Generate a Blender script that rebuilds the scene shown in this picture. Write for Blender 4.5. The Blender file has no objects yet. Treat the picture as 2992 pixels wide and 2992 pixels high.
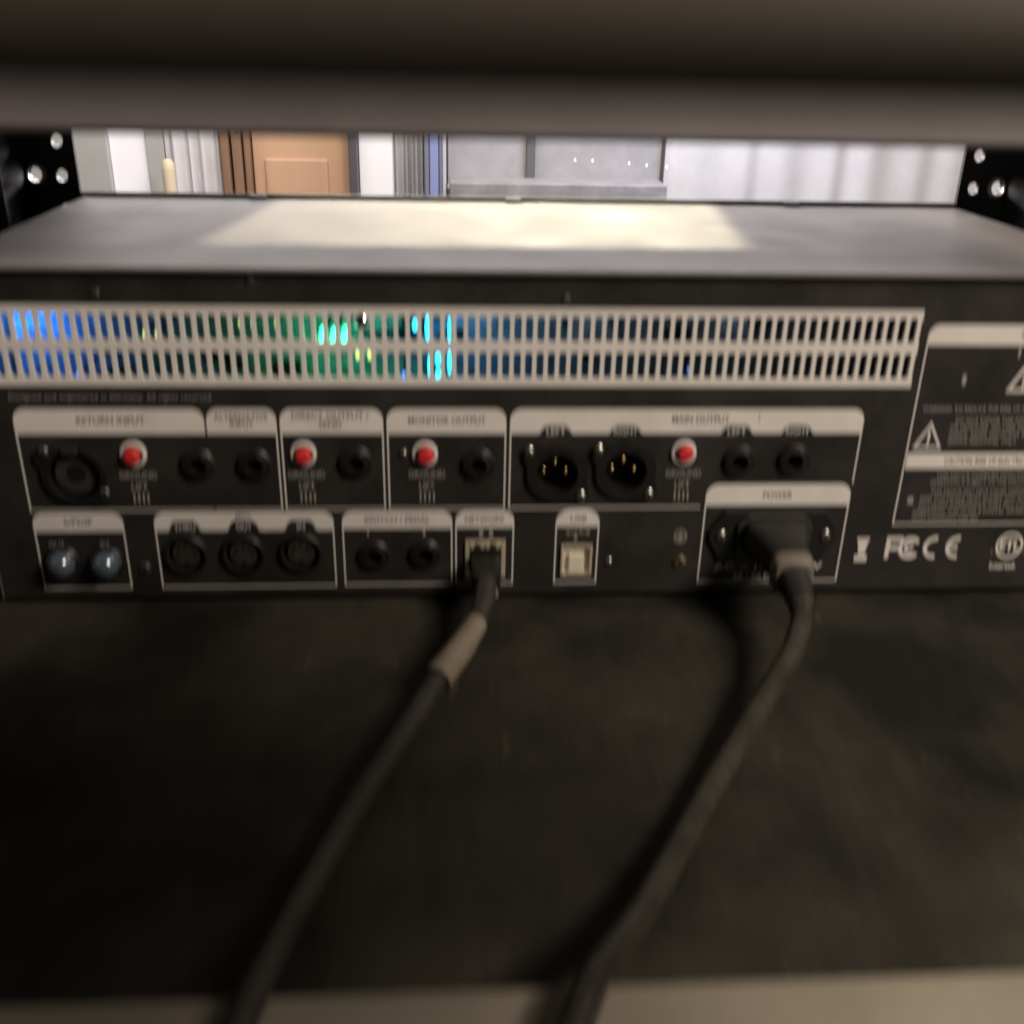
import bpy, bmesh, math, random
from mathutils import Vector, Matrix
random.seed(7)
MM = 0.001
sc = bpy.context.scene
C = sc.collection

# ------------------------------------------------------------------ camera
cam_d = bpy.data.cameras.new('camera')
cam = bpy.data.objects.new('camera', cam_d)
C.objects.link(cam)
sc.camera = cam
cam_d.sensor_width = 36.0
cam_d.lens = 36.0 * 3020 / 2992
cam_d.clip_start = 0.005
cam_d.clip_end = 50
yaw, pit, roll = math.radians(4.024), math.radians(24.63), math.radians(1.336)
fwd = Vector((math.sin(yaw) * math.cos(pit), math.cos(yaw) * math.cos(pit), -math.sin(pit)))
rgt = Vector((math.cos(yaw), -math.sin(yaw), 0))
upv = rgt.cross(fwd)
r2 = rgt * math.cos(roll) + upv * math.sin(roll)
u2 = -rgt * math.sin(roll) + upv * math.cos(roll)
CAM = Vector((0, -0.37292, 0.07524))
m = Matrix((r2, u2, -fwd)).transposed().to_4x4()
m.translation = CAM
cam.matrix_world = m
cam_d.dof.use_dof = True
cam_d.dof.focus_distance = 0.95
cam_d.dof.aperture_fstop = cam_d.lens / 6.8      # 6.8 mm entrance pupil
cam_d.dof.aperture_ratio = 5.0

# ------------------------------------------------------------------ world + lamps
w = bpy.data.worlds.new('World')
sc.world = w
w.use_nodes = True
w.node_tree.nodes['Background'].inputs[0].default_value = (1.0, 0.86, 0.72, 1)
w.node_tree.nodes['Background'].inputs[1].default_value = 0.018


def lamp(name, kind, loc, target, energy, color, **kw):
    d = bpy.data.lights.new(name, kind)
    d.energy = energy
    d.color = color
    for k, v in kw.items():
        setattr(d, k, v)
    o = bpy.data.objects.new(name, d)
    C.objects.link(o)
    o.location = loc
    if target is not None:
        o.rotation_euler = (Vector(target) - Vector(loc)).to_track_quat('-Z', 'Y').to_euler()
    return o


# warm ceiling lamp of the room behind the photographer, upper right
lamp('ceiling_lamp', 'AREA', (0.78, -0.66, 0.70), (0.10, 0.0, -0.08), 16, (1.0, 0.86, 0.72), shape='DISK', size=0.42)
# lamp on the far side of the rack that throws the patch of light on to the lid
lamp('desk_lamp_beam', 'AREA', (0.098, 0.737, 0.219), (0.021, 0.107, 0.0), 0.18, (1.0, 0.87, 0.60),
     shape='RECTANGLE', size=0.216, size_y=0.14, spread=math.radians(1.4))
# added unseen lights: lid fill, far room fill, cool and warm curtain tints
lamp('added_lid_fill', 'AREA', (0.05, 1.25, 0.24), (0.05, 0.10, 0.0), 29, (1.0, 0.93, 0.92), shape='RECTANGLE', size=1.5, size_y=0.14)
lamp('added_room_fill', 'AREA', (-0.15, 0.95, 0.75), (-0.15, 1.55, -0.15), 18, (1.0, 0.92, 0.88),
     shape='RECTANGLE', size=1.3, size_y=0.25)
lamp('added_cool_fill', 'AREA', (0.50, 1.15, 0.35), (0.55, 1.55, -0.15), 5.0, (0.62, 0.68, 1.0), shape='DISK', size=0.3)

lamp('added_warm_fill', 'AREA', (1.05, 1.15, 0.30), (0.90, 1.55, -0.15), 1.0, (1.0, 0.80, 0.50), shape='DISK', size=0.25)

sc.view_settings.view_transform = 'Standard'
sc.view_settings.look = 'None'
sc.view_settings.exposure = 0
sc.view_settings.gamma = 1
sc.view_settings.use_curve_mapping = False
sc.cycles.use_denoising = True
sc.cycles.max_bounces = 8
sc.cycles.sample_clamp_indirect = 4


# ------------------------------------------------------------------ materials
def mat(name, col, rough=0.5, metal=0.0, var=0.0, vscale=120.0, bump=0.0, bscale=900.0, rvar=0.0,
        emit=None, estr=0.0, spec=0.5, col2=None, stretch=None, coat=0.0):
    m = bpy.data.materials.new(name)
    m.use_nodes = True
    nt = m.node_tree
    N, L = nt.nodes, nt.links
    b = N['Principled BSDF']
    b.inputs['Base Color'].default_value = (*col, 1)
    b.inputs['Roughness'].default_value = rough
    b.inputs['Metallic'].default_value = metal
    b.inputs['Specular IOR Level'].default_value = spec
    b.inputs['Coat Weight'].default_value = coat
    if emit:
        b.inputs['Emission Color'].default_value = (*emit, 1)
        b.inputs['Emission Strength'].default_value = estr
    if var or bump or rvar or col2:
        tc = N.new('ShaderNodeTexCoord')
        src = tc.outputs['Object']
        if stretch:
            mp = N.new('ShaderNodeMapping')
            mp.inputs['Scale'].default_value = stretch
            L.new(src, mp.inputs['Vector'])
            src = mp.outputs['Vector']
        n1 = N.new('ShaderNodeTexNoise')
        n1.inputs['Scale'].default_value = vscale
        n1.inputs['Detail'].default_value = 6
        n1.inputs['Roughness'].default_value = 0.65
        L.new(src, n1.inputs['Vector'])
        if var or col2:
            r = N.new('ShaderNodeValToRGB')
            r.color_ramp.elements[0].position = 0.32
            r.color_ramp.elements[1].position = 0.70
            a = [c * (1 - var) for c in col]
            z = list(col2) if col2 else [min(1, c * (1 + var)) for c in col]
            r.color_ramp.elements[0].color = (*a, 1)
            r.color_ramp.elements[1].color = (*z, 1)
            L.new(n1.outputs['Fac'], r.inputs['Fac'])
            L.new(r.outputs['Color'], b.inputs['Base Color'])
        if rvar:
            mr = N.new('ShaderNodeMapRange')
            mr.inputs['From Min'].default_value = 0.3
            mr.inputs['From Max'].default_value = 0.7
            mr.inputs['To Min'].default_value = max(0.03, rough - rvar)
            mr.inputs['To Max'].default_value = min(1, rough + rvar)
            L.new(n1.outputs['Fac'], mr.inputs['Value'])
            L.new(mr.outputs['Result'], b.inputs['Roughness'])
        if bump:
            n2 = N.new('ShaderNodeTexNoise')
            n2.inputs['Scale'].default_value = bscale
            n2.inputs['Detail'].default_value = 3
            L.new(src, n2.inputs['Vector'])
            bp = N.new('ShaderNodeBump')
            bp.inputs['Strength'].default_value = bump
            bp.inputs['Distance'].default_value = 0.0005
            L.new(n2.outputs['Fac'], bp.inputs['Height'])
            L.new(bp.outputs['Normal'], b.inputs['Normal'])
    return m


M = dict(
    panel=mat('black_powder_coat', (0.020, 0.018, 0.0165), 0.5, var=0.35, vscale=35, bump=0.25, bscale=1400, rvar=0.1),
    lid=mat('black_lid_sheen_grey', (0.19, 0.176, 0.170), 0.75, spec=0.14, var=0.10, vscale=30, bump=0.12, bscale=900, rvar=0.06),  # black lid; grey base colour stands in for its grazing sheen
    printw=mat('white_screen_print', (0.72, 0.685, 0.645), 0.55, var=0.07, vscale=60),
    printd=mat('dim_screen_print', (0.34, 0.32, 0.30), 0.6),
    inkd=mat('dark_ink', (0.05, 0.045, 0.04), 0.6),
    plastic=mat("black_plastic", (0.009, 0.0085, 0.008), 0.45, rvar=0.08, vscale=200),
    matte=mat('matte_black_hole', (0.004, 0.004, 0.004), 0.8, spec=0.2),
    grey=mat('dark_grey_plastic', (0.035, 0.032, 0.028), 0.35, var=0.2, vscale=200),
    red=mat('red_plastic', (0.60, 0.028, 0.030), 0.45, var=0.15, vscale=250),
    ring=mat('white_plastic_ring', (0.62, 0.59, 0.56), 0.4),
    steel=mat('steel', (0.62, 0.60, 0.56), 0.32, 1.0, var=0.2, vscale=400),
    dsteel=mat('dull_steel', (0.36, 0.35, 0.33), 0.42, 1.0, var=0.25, vscale=400),
    chrome=mat('chrome', (0.75, 0.78, 0.85), 0.14, 1.0),
    gold=mat('gold_contacts', (0.85, 0.58, 0.25), 0.25, 1.0),
    brass=mat('brass_screw', (0.80, 0.70, 0.42), 0.25, 1.0),
    tin=mat('tinned_shell', (0.78, 0.70, 0.56), 0.45, 0.6, var=0.1, vscale=300),
    ivory=mat('ivory_insert', (0.72, 0.66, 0.54), 0.5),
    cable=mat('black_cable_jacket', (0.036, 0.032, 0.026), 0.25, var=0.3, vscale=70, col2=(0.055, 0.048, 0.039), bump=0.2, bscale=700, rvar=0.08),
    cable2=mat('matt_cable_jacket', (0.045, 0.039, 0.033), 0.45, var=0.3, vscale=90, bump=0.2, bscale=700),
    boot=mat('lit_rim_grey', (0.15, 0.13, 0.105), 0.45, var=0.2, vscale=120),  # plug rim: light on the rear edge put into a lighter grey
    sleeve=mat('tan_cable_sleeve', (0.23, 0.19, 0.145), 0.4, var=0.2, vscale=140),
    sill=mat('worn_beige_edge', (0.31, 0.275, 0.215), 0.5, var=0.12, vscale=25, bump=0.2, bscale=300),
    shelf=mat('added_shelf_dark', (0.036, 0.031, 0.028), 0.6, var=0.2, vscale=20),
    edge=mat('added_bar_brown', (0.058, 0.049, 0.041), 0.6, spec=0.3),
    upper=mat('grey_chassis_paint', (0.25, 0.226, 0.232), 0.5, var=0.12, vscale=12),
    rail=mat('black_rail_steel', (0.04, 0.043, 0.047), 0.4, var=0.3, vscale=60, rvar=0.1),
    railedge=mat('bare_rail_edge', (0.16, 0.165, 0.17), 0.4, 0.6, var=0.25, vscale=80),
    board=mat('circuit_board', (0.30, 0.33, 0.36), 0.5, var=0.5, vscale=160),
    chip=mat('chip_black', (0.02, 0.02, 0.022), 0.4),
    house=mat('inner_housing', (0.05, 0.05, 0.05), 0.6),
    led_g=mat('green_led', (0.1, 0.6, 0.3), 0.3, emit=(0.03, 1.0, 0.42), estr=8.0),
    led_y=mat('yellow_green_led', (0.5, 0.6, 0.2), 0.3, emit=(0.75, 1.0, 0.25), estr=1.6),
    led_c=mat('cyan_led', (0.1, 0.4, 0.6), 0.3, emit=(0.03, 0.62, 1.0), estr=4.0),
    led_b=mat('blue_led', (0.1, 0.2, 0.6), 0.3, emit=(0.08, 0.25, 1.0), estr=2.2),
    # far room
    wall=mat('far_wall_paint', (0.42, 0.40, 0.38), 0.8, var=0.06, vscale=4),
    blind=mat('lit_window_blind', (0.8, 0.78, 0.78), 0.7, emit=(0.95, 0.92, 1.0), estr=0.3),
    curtain=mat('white_curtain_cloth', (0.72, 0.71, 0.72), 0.85, var=0.06, vscale=14),
    cream=mat('cream_curtain_cloth', (0.62, 0.60, 0.56), 0.85, var=0.08, vscale=10),
    greyp=mat('pale_grey_paint', (0.48, 0.48, 0.46), 0.7, var=0.05, vscale=10),
    wood=mat('orange_wood', (0.62, 0.39, 0.24), 0.5, var=0.12, vscale=12, stretch=(1, 1, 0.1)),
    wood2=mat('brown_wood', (0.27, 0.16, 0.10), 0.5, var=0.2, vscale=20, stretch=(1, 1, 0.1)),
    post=mat('dark_post_paint', (0.10, 0.09, 0.10), 0.5),
    glass=mat('night_window_glass', (0.40, 0.385, 0.37), 0.25, var=0.25, vscale=6),
    frame=mat('window_frame_paint', (0.12, 0.115, 0.11), 0.5),
    frame2=mat('grey_cabinet_paint', (0.30, 0.285, 0.27), 0.5, var=0.2, vscale=30),
    sillp=mat('pale_window_sill', (0.45, 0.44, 0.42), 0.5),
    bulb=mat('fairy_light_bulb', (1, 0.9, 0.7), 0.4, emit=(1.0, 0.80, 0.5), estr=3.0),
    book_b=mat('blue_book_cloth', (0.26, 0.30, 0.52), 0.7),
    book_d=mat('dark_book_cloth', (0.20, 0.20, 0.25), 0.7),
    book_w=mat('pale_book_cloth', (0.55, 0.54, 0.58), 0.7),
    candle=mat('cream_wax', (0.78, 0.68, 0.48), 0.5),
)



def floor_material():
    m = bpy.data.materials.new('scuffed_black_case_floor')
    m.use_nodes = True
    N, L = m.node_tree.nodes, m.node_tree.links
    b = N['Principled BSDF']
    tc = N.new('ShaderNodeTexCoord')

    def noise(scale, detail, stretch=(1, 1, 1), rough=0.6, dist=0.0):
        mp = N.new('ShaderNodeMapping')
        mp.inputs['Scale'].default_value = stretch
        L.new(tc.outputs['Object'], mp.inputs['Vector'])
        n = N.new('ShaderNodeTexNoise')
        n.inputs['Scale'].default_value = scale
        n.inputs['Detail'].default_value = detail
        n.inputs['Roughness'].default_value = rough
        n.inputs['Distortion'].default_value = dist
        L.new(mp.outputs['Vector'], n.inputs['Vector'])
        return n.outputs['Fac']

    def ramp(src, p0, p1, c0, c1):
        r = N.new('ShaderNodeValToRGB')
        r.color_ramp.elements[0].position = p0
        r.color_ramp.elements[1].position = p1
        r.color_ramp.elements[0].color = (*c0, 1)
        r.color_ramp.elements[1].color = (*c1, 1)
        L.new(src, r.inputs['Fac'])
        return r.outputs['Color']

    def mix(kind, fac, a, c):
        x = N.new('ShaderNodeMix')
        x.data_type = 'RGBA'
        x.blend_type = kind
        x.inputs['Factor'].default_value = fac
        L.new(a, x.inputs['A'])
        L.new(c, x.inputs['B'])
        return x.outputs['Result']
    base = ramp(noise(11, 6, rough=0.58, dist=0.15), 0.38, 0.70, (0.0075, 0.0072, 0.0055), (0.052, 0.046, 0.034))
    fibre = ramp(noise(240, 4, (1, 0.12, 1)), 0.35, 0.75, (0.9, 0.9, 0.9), (1.15, 1.14, 1.1))
    scr = ramp(noise(60, 3, (1, 0.25, 1), dist=2.5), 0.66, 0.72, (1, 1, 1), (2.0, 1.9, 1.7))
    L.new(mix('MULTIPLY', 1, mix('MULTIPLY', 1, base, fibre), scr), b.inputs['Base Color'])
    b.inputs['Roughness'].default_value = 0.6
    b.inputs['Specular IOR Level'].default_value = 0.3
    bp = N.new('ShaderNodeBump')
    bp.inputs['Strength'].default_value = 0.4
    bp.inputs['Distance'].default_value = 0.0006
    L.new(noise(320, 4), bp.inputs['Height'])
    L.new(bp.outputs['Normal'], b.inputs['Normal'])
    return m


M['floor'] = floor_material()
M['cap'] = mat('iridescent_cap', (0.15, 0.19, 0.25), 0.17, 0.5, spec=0.9, coat=0.8)
_b = M['cap'].node_tree.nodes['Principled BSDF']
_b.inputs['Thin Film Thickness'].default_value = 520
_b.inputs['Thin Film IOR'].default_value = 1.9

# ------------------------------------------------------------------ mesh helpers (all in millimetres, world axes)


def box(bm, x0, x1, y0, y1, z0, z1):
    vs = [bm.verts.new((x * MM, y * MM, z * MM)) for x in (x0, x1) for y in (y0, y1) for z in (z0, z1)]
    for f in ((0, 1, 3, 2), (4, 6, 7, 5), (0, 4, 5, 1), (2, 3, 7, 6), (0, 2, 6, 4), (1, 5, 7, 3)):
        bm.faces.new([vs[i] for i in f])


def prism(bm, pts, y0, y1):
    """polygon pts (x,z) extruded from y0 (near the camera) to y1"""
    a = [bm.verts.new((x * MM, y0 * MM, z * MM)) for x, z in pts]
    b = [bm.verts.new((x * MM, y1 * MM, z * MM)) for x, z in pts]
    n = len(pts)
    bm.faces.new(a)
    bm.faces.new(list(reversed(b)))
    for i in range(n):
        j = (i + 1) % n
        bm.faces.new((a[j], a[i], b[i], b[j]))


def lathe(bm, cx, cz, prof, n=28, cap0=True, cap1=True):
    """profile [(y, r)] turned about the axis through (cx, cz) along y"""
    rings = []
    for y, r in prof:
        rings.append([bm.verts.new(((cx + r * math.cos(2 * math.pi * k / n)) * MM, y * MM,
                                    (cz + r * math.sin(2 * math.pi * k / n)) * MM)) for k in range(n)])
    for a, b in zip(rings, rings[1:]):
        for k in range(n):
            bm.faces.new((a[k], a[(k + 1) % n], b[(k + 1) % n], b[k]))
    if cap0:
        bm.faces.new(list(reversed(rings[0])))
    if cap1:
        bm.faces.new(rings[-1])


def arc(cx, cz, r, a0, a1, n=8):
    return [(cx + r * math.cos(math.radians(a0 + (a1 - a0) * k / n)), cz + r * math.sin(math.radians(a0 + (a1 - a0) * k / n)))
            for k in range(n + 1)]


def ringseg(bm, cx, cz, r0, r1, a0, a1, y0, y1, n=20):
    prism(bm, arc(cx, cz, r1, a0, a1, n) + list(reversed(arc(cx, cz, r0, a0, a1, n))), y0, y1)


def spline(pts, sub=8):
    P = [Vector(p) for p in pts]
    out = []
    for i in range(len(P) - 1):
        p0, p1, p2, p3 = P[max(i - 1, 0)], P[i], P[i + 1], P[min(i + 2, len(P) - 1)]
        for k in range(sub):
            t = k / sub
            out.append(0.5 * ((2 * p1) + (p2 - p0) * t + (2 * p0 - 5 * p1 + 4 * p2 - p3) * t * t + (3 * p1 - p0 - 3 * p2 + p3) * t ** 3))
    out.append(P[-1])
    return out


def tube(bm, pts, rad, n=18, sub=8, flat=1.0):
    ps = spline(pts, sub)
    rings = []
    up = Vector((0, 0, 1))
    for i, q in enumerate(ps):
        t = (ps[min(i + 1, len(ps) - 1)] - ps[max(i - 1, 0)]).normalized()
        a = t.cross(up).normalized()
        b = a.cross(t).normalized()
        r = rad(i / (len(ps) - 1)) if callable(rad) else rad
        rings.append([bm.verts.new((q + a * (r * math.cos(2 * math.pi * k / n)) + b * (r * flat * math.sin(2 * math.pi * k / n))) * MM)
                      for k in range(n)])
    for a, b in zip(rings, rings[1:]):
        for k in range(n):
            bm.faces.new((a[k], a[(k + 1) % n], b[(k + 1) % n], b[k]))
    bm.faces.new(list(reversed(rings[0])))
    bm.faces.new(rings[-1])


def finish(name, bm, material, parent=None, smooth=None, bevel=0.0, segs=2):
    bmesh.ops.recalc_face_normals(bm, faces=bm.faces)
    me = bpy.data.meshes.new(name)
    bm.to_mesh(me)
    bm.free()
    me.materials.append(M[material])
    o = bpy.data.objects.new(name, me)
    C.objects.link(o)
    if smooth is not None:
        me.polygons.foreach_set('use_smooth', [True] * len(me.polygons))
        me.set_sharp_from_angle(angle=math.radians(smooth))
    if bevel:
        bv = o.modifiers.new('bevel', 'BEVEL')
        bv.width = bevel * MM
        bv.segments = segs
        bv.limit_method = 'ANGLE'
        bv.angle_limit = math.radians(40)
    if parent is not None:
        put(o, parent)
    return o


def wloc(o):
    v = Vector(o.location)
    return v


def put(o, parent):
    """child keeps its world place"""
    o.parent = parent
    o.matrix_parent_inverse = Matrix.Translation(-WORLD.get(parent.name, Vector((0, 0, 0))))
    WORLD[o.name] = WORLD.get(o.name, Vector(o.location))


WORLD = {}


def thing(name, label, cat, loc, group=None):
    o = bpy.data.objects.new(name, None)
    o.empty_display_size = 0.02
    C.objects.link(o)
    o.location = Vector(loc) * MM
    WORLD[o.name] = Vector(o.location)
    return tag(o, label, cat, group)


def tag(o, label, cat, group=None):
    o['label'] = label
    o['category'] = cat
    if group:
        o['group'] = group
    return o


def struct(o):
    o['kind'] = 'structure'
    return o


def part(name, material, parent, fn, **kw):
    bm = bmesh.new()
    fn(bm)
    return finish(name, bm, material, parent, **kw)


def boxpart(name, material, parent, *a, **kw):
    return part(name, material, parent, lambda bm: box(bm, *a), **kw)


def text(body, cx, cz, size, material, parent, width=None, off=0.30, align='CENTER', thick=0.0, name='lettering', lines=1.0):
    cu = bpy.data.curves.new('t', 'FONT')
    cu.body = body
    cu.size = 1.0
    cu.align_x = align
    cu.align_y = 'CENTER'
    cu.space_line = lines
    cu.offset = thick
    cu.resolution_u = 3
    tmp = bpy.data.objects.new('t', cu)
    C.objects.link(tmp)
    dg = bpy.context.evaluated_depsgraph_get()
    me = bpy.data.meshes.new_from_object(tmp.evaluated_get(dg))
    bpy.data.objects.remove(tmp)
    bpy.data.curves.remove(cu)
    me.name = name
    xs = [v.co.x for v in me.vertices]
    sx = size * 1.38
    if width:
        sx = width / (max(xs) - min(xs))
    sz = size * 1.38
    for v in me.vertices:
        v.co = Vector(((cx + v.co.x * sx) * MM, -off * MM, (cz + v.co.y * sz) * MM))
    me.materials.clear()
    me.materials.append(M[material])
    o = bpy.data.objects.new(name, me)
    C.objects.link(o)
    put(o, parent)
    return o


# ================================================================== SETTING: case floor, sill, walls of the far room
bm = bmesh.new()
box(bm, -216, 306, -200, 176, -146, -136)
cf = struct(finish('case_floor', bm, 'floor', bevel=0.6))
bm = bmesh.new()
box(bm, -1300, 1500, 1600, 1640, -800, 1200)
struct(finish('far_wall', bm, 'wall'))

# beige edge strip in front of the case floor
o = part('case_edge_strip', 'sill', None, lambda bm: box(bm, -216, 306, -222, -201.0, -150, -125), bevel=2.0, segs=3)
tag(o, 'blurred beige edge strip of the case along the bottom of the photo', 'edge strip')

# added shelf: unseen boards shade floor and edge strip, bar darkens the view top
sh = thing('added_overhead_shelf', 'added dark out of focus shelf, shading the floor, across the top of the photo, close to the lens', 'shelf', (0, -312, 70))
boxpart('added_shade_board', 'shelf', sh, -216, 225, -480, -318, 83.6, 96)
boxpart('added_shade_board', 'shelf', sh, -216, 225, -287, -205, 83.6, 96)
part('added_dark_bar', 'edge', sh, lambda bm: tube(bm, [(-216, -288, 76.6), (4, -288, 76.6), (225, -288, 76.6)], 6.4, n=64, sub=2), smooth=60)

# ================================================================== RACK CASE sides and rails


def side_wall(name, x0, x1, label, y0=70):
    o = part(name, 'rail', None, lambda bm: box(bm, x0, x1, y0, 176, -150, 120))
    return tag(o, label, 'case wall', 'side walls of the rack case')


side_wall('case_side_wall', -228, -216.5, 'black side wall of the rack case at the left edge of the photo', -480)
side_wall('case_side_wall', 306.5, 318, 'black side wall of the rack case at the right edge of the photo')


def rail(mirror, label):
    c = 43.8
    X = (lambda x: 2 * c - x) if mirror else (lambda x: x)
    t = thing('rack_rail', label, 'rack rail', (X(-198), 172, -135), 'rack rails')
    bm = bmesh.new()
    x0, x1 = sorted((X(-216), X(-180.5)))
    box(bm, x0, x1, 172, 174.5, -135, 118)
    pl = finish('rail_plate', bm, 'rail', None)
    cb = bmesh.new()
    for k in range(-2, 7):
        z = 9 + 16.3 * k
        lathe(cb, X(-188), z, [(165, 2.9), (180, 2.9)], n=20)
    lathe(cb, X(-200.3), 9.5, [(165, 3.3), (180, 3.3)], n=20)
    cut(pl, cb)
    put(pl, t)
    x0, x1 = sorted((X(-207.5), X(-205)))
    boxpart('rail_flange', 'rail', t, x0, x1, 141, 171.8, -135, 118)
    x0, x1 = sorted((X(-207.8), X(-204.7)))
    boxpart('flange_edge', 'railedge', t, x0, x1, 139.5, 140.9, -135, 118)
    z = 9.5
    part('rail_washer', 'steel', t, lambda bm: lathe(bm, X(-200.3), z, [(171.9, 3.4), (170.4, 3.4), (170.0, 4.0), (170.4, 5.4), (171.9, 5.6)], n=24, cap0=False, cap1=False), smooth=35)
    return t


def cut(obj, cutbm):
    bmesh.ops.recalc_face_normals(cutbm, faces=cutbm.faces)
    me = bpy.data.meshes.new('cutter')
    cutbm.to_mesh(me)
    cutbm.free()
    co = bpy.data.objects.new('cutter', me)
    C.objects.link(co)
    md = obj.modifiers.new('cut', 'BOOLEAN')
    md.operation = 'DIFFERENCE'
    md.solver = 'EXACT'
    md.object = co
    dg = bpy.context.evaluated_depsgraph_get()
    new = bpy.data.meshes.new_from_object(obj.evaluated_get(dg))
    obj.modifiers.clear()
    old = obj.data
    new.name = old.name
    obj.data = new
    bpy.data.meshes.remove(old)
    bpy.data.objects.remove(co)


rail(False, 'black steel rack rail with holes and bolt, left of the lid')
rail(True, 'black steel rack rail with holes and bolt, right of the lid')

# unit mounted above, its underside closes the gap
up = thing('upper_rack_unit', 'grey rack unit mounted above the gap over the lid', 'rack unit', (44, 80, 45))
boxpart('chassis', 'upper', up, -176, 264, -40, 168, 46.6, 131, bevel=2.5, segs=4, smooth=60)
boxpart('front_plate', 'rail', up, -179.5, 267.5, 168.2, 171.5, 44.8, 131.5)

# ================================================================== THE RACK UNIT
UX0, UX1 = -176.0, 264.0
unit = thing('rack_audio_unit', 'black rack audio unit seen from behind, sockets, vents and white printed headers', 'audio unit', (44, 0, -133))
unit_base = unit

# rear panel with its openings
bm = bmesh.new()
box(bm, UX0, UX1, 0, 2, -133, -2)
panel = finish('rear_panel', bm, 'panel')
cb = bmesh.new()
VX1, VZ1, VZ0 = 179.4, -14.2, -44.0
box(cb, -171.5, VX1, -5, 7, VZ0, VZ1)
JACKS = [(-94.2, -75.4), (-73.0, -75.4), (-34.5, -74.6), (12.7, -75.6), (115.6, -74.6), (137.6, -74.2), (-28.8, -114.9), (-8.4, -114.6)]
XLRS = [(43.6, -79.4), (70.6, -78.7)]
COMBO = (-141.0, -79.8)
MIDI = [(-102.9, -113.9), (-80.5, -113.9), (-57.8, -113.4)]
RCA = [(-150.8, -116.2), (-133.9, -116.6)]
REDS = [(-118.0, -71.0), (-54.3, -71.1), (-8.0, -71.2), (93.0, -70.9)]
for x, z in JACKS:
    lathe(cb, x, z, [(-3, 3.4), (6, 3.4)], n=20)
for x, z in XLRS:
    lathe(cb, x, z, [(-3, 8.4), (6, 8.4)], n=28)
lathe(cb, COMBO[0], COMBO[1], [(-3, 10.2), (6, 10.2)], n=28)
for x, z in MIDI:
    lathe(cb, x, z, [(-3, 7.2), (6, 7.2)], n=28)
box(cb, 8.6, 22.9, -3, 6, -124.0, -109.6)
box(cb, 46.9, 58.8, -3, 6, -124.1, -111.7)
box(cb, 121, 145, -3, 6, -117, -98)
cut(panel, cb)
put(panel, unit)

# housing: lid, sides, bottom, front plate
boxpart('lid', 'lid', unit, UX0 - 1, UX1 + 1, -3.2, 168, -1.5, 0, bevel=0.7, segs=3)
boxpart('side_plate', 'lid', unit, UX0 - 1, UX0 - 0.2, 0.3, 168, -133, -1.6)
boxpart('side_plate', 'lid', unit, UX1 + 0.2, UX1 + 1, 0.3, 168, -133, -1.6)
boxpart('bottom_plate', 'house', unit, UX0, UX1, 2.1, 168, -133, -131.5)
boxpart('front_plate', 'matte', unit, -179.5, 267.5, 168.2, 171.5, -134, 1.6)
for x in (-92, 35, 178):
    boxpart('lid_tab', 'matte', unit, x - 4, x + 4, 163.5, 168.0, 0.1, 1.5)
for x, z in ((-123.4, -10.1), (-68.9, -4.6), (44.3, -10.4)):
    part('panel_screw', 'dsteel', unit, lambda bm: lathe(bm, x, z, [(-0.9, 0.7), (-0.8, 1.3), (-0.05, 1.6)], n=14), smooth=40)

# vent: pale frame and bars
PITCH, SLOT = 4.263, 2.7
bm = bmesh.new()
fx0 = -171.4
for z0, z1 in ((VZ0 + 0.05, -40.95), (-30.65, -27.0), (-17.05, VZ1 - 0.05)):
    box(bm, fx0, VX1 - 0.1, -0.25, 1.3, z0, z1)
vf = finish('vent_frame', bm, 'printw', unit)
bars = {}
hw = (PITCH - SLOT) / 2


def bar_mesh(h):
    bm = bmesh.new()
    e = 0.8
    pts = [(-hw - e, -h), (hw + e, -h), (hw + 0.25, -h + 0.35), (hw, -h + 1.1), (hw, h - 1.1), (hw + 0.25, h - 0.35), (hw + e, h), (-hw - e, h),
           (-hw - 0.25, h - 0.35), (-hw, h - 1.1), (-hw, -h + 1.1), (-hw - 0.25, -h + 0.35)]
    prism(bm, pts, -0.22, 1.25)
    bmesh.ops.recalc_face_normals(bm, faces=bm.faces)
    me = bpy.data.meshes.new('vent_bar')
    bm.to_mesh(me)
    bm.free()
    me.materials.append(M['printw'])
    return me


for z0, z1 in ((-26.98, -17.07), (-40.93, -30.67)):
    me = bar_mesh((z1 - z0) / 2)
    for k in range(83):
        x = VX1 - 0.1 - hw - k * PITCH - 0.3
        if x < fx0 + hw:
            break
        o = bpy.data.objects.new('vent_bar', me)
        o.location = (x * MM, 0, (z0 + z1) / 2 * MM)
        C.objects.link(o)
        put(o, unit)

# inside of the unit: circuit board and lights
bd = boxpart('circuit_board', 'board', unit, -172, 262, 46, 47.6, -90, -4)
for k in range(34):
    x = random.uniform(-165, 250)
    z = random.uniform(-66, -12)
    sx, sz = random.choice(((3, 3), (6, 4), (2, 5), (9, 6)))
    boxpart('board_chip', 'chip', bd, x, x + sx, 46 - random.uniform(1, 5), 45.9, z, z + sz)


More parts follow.
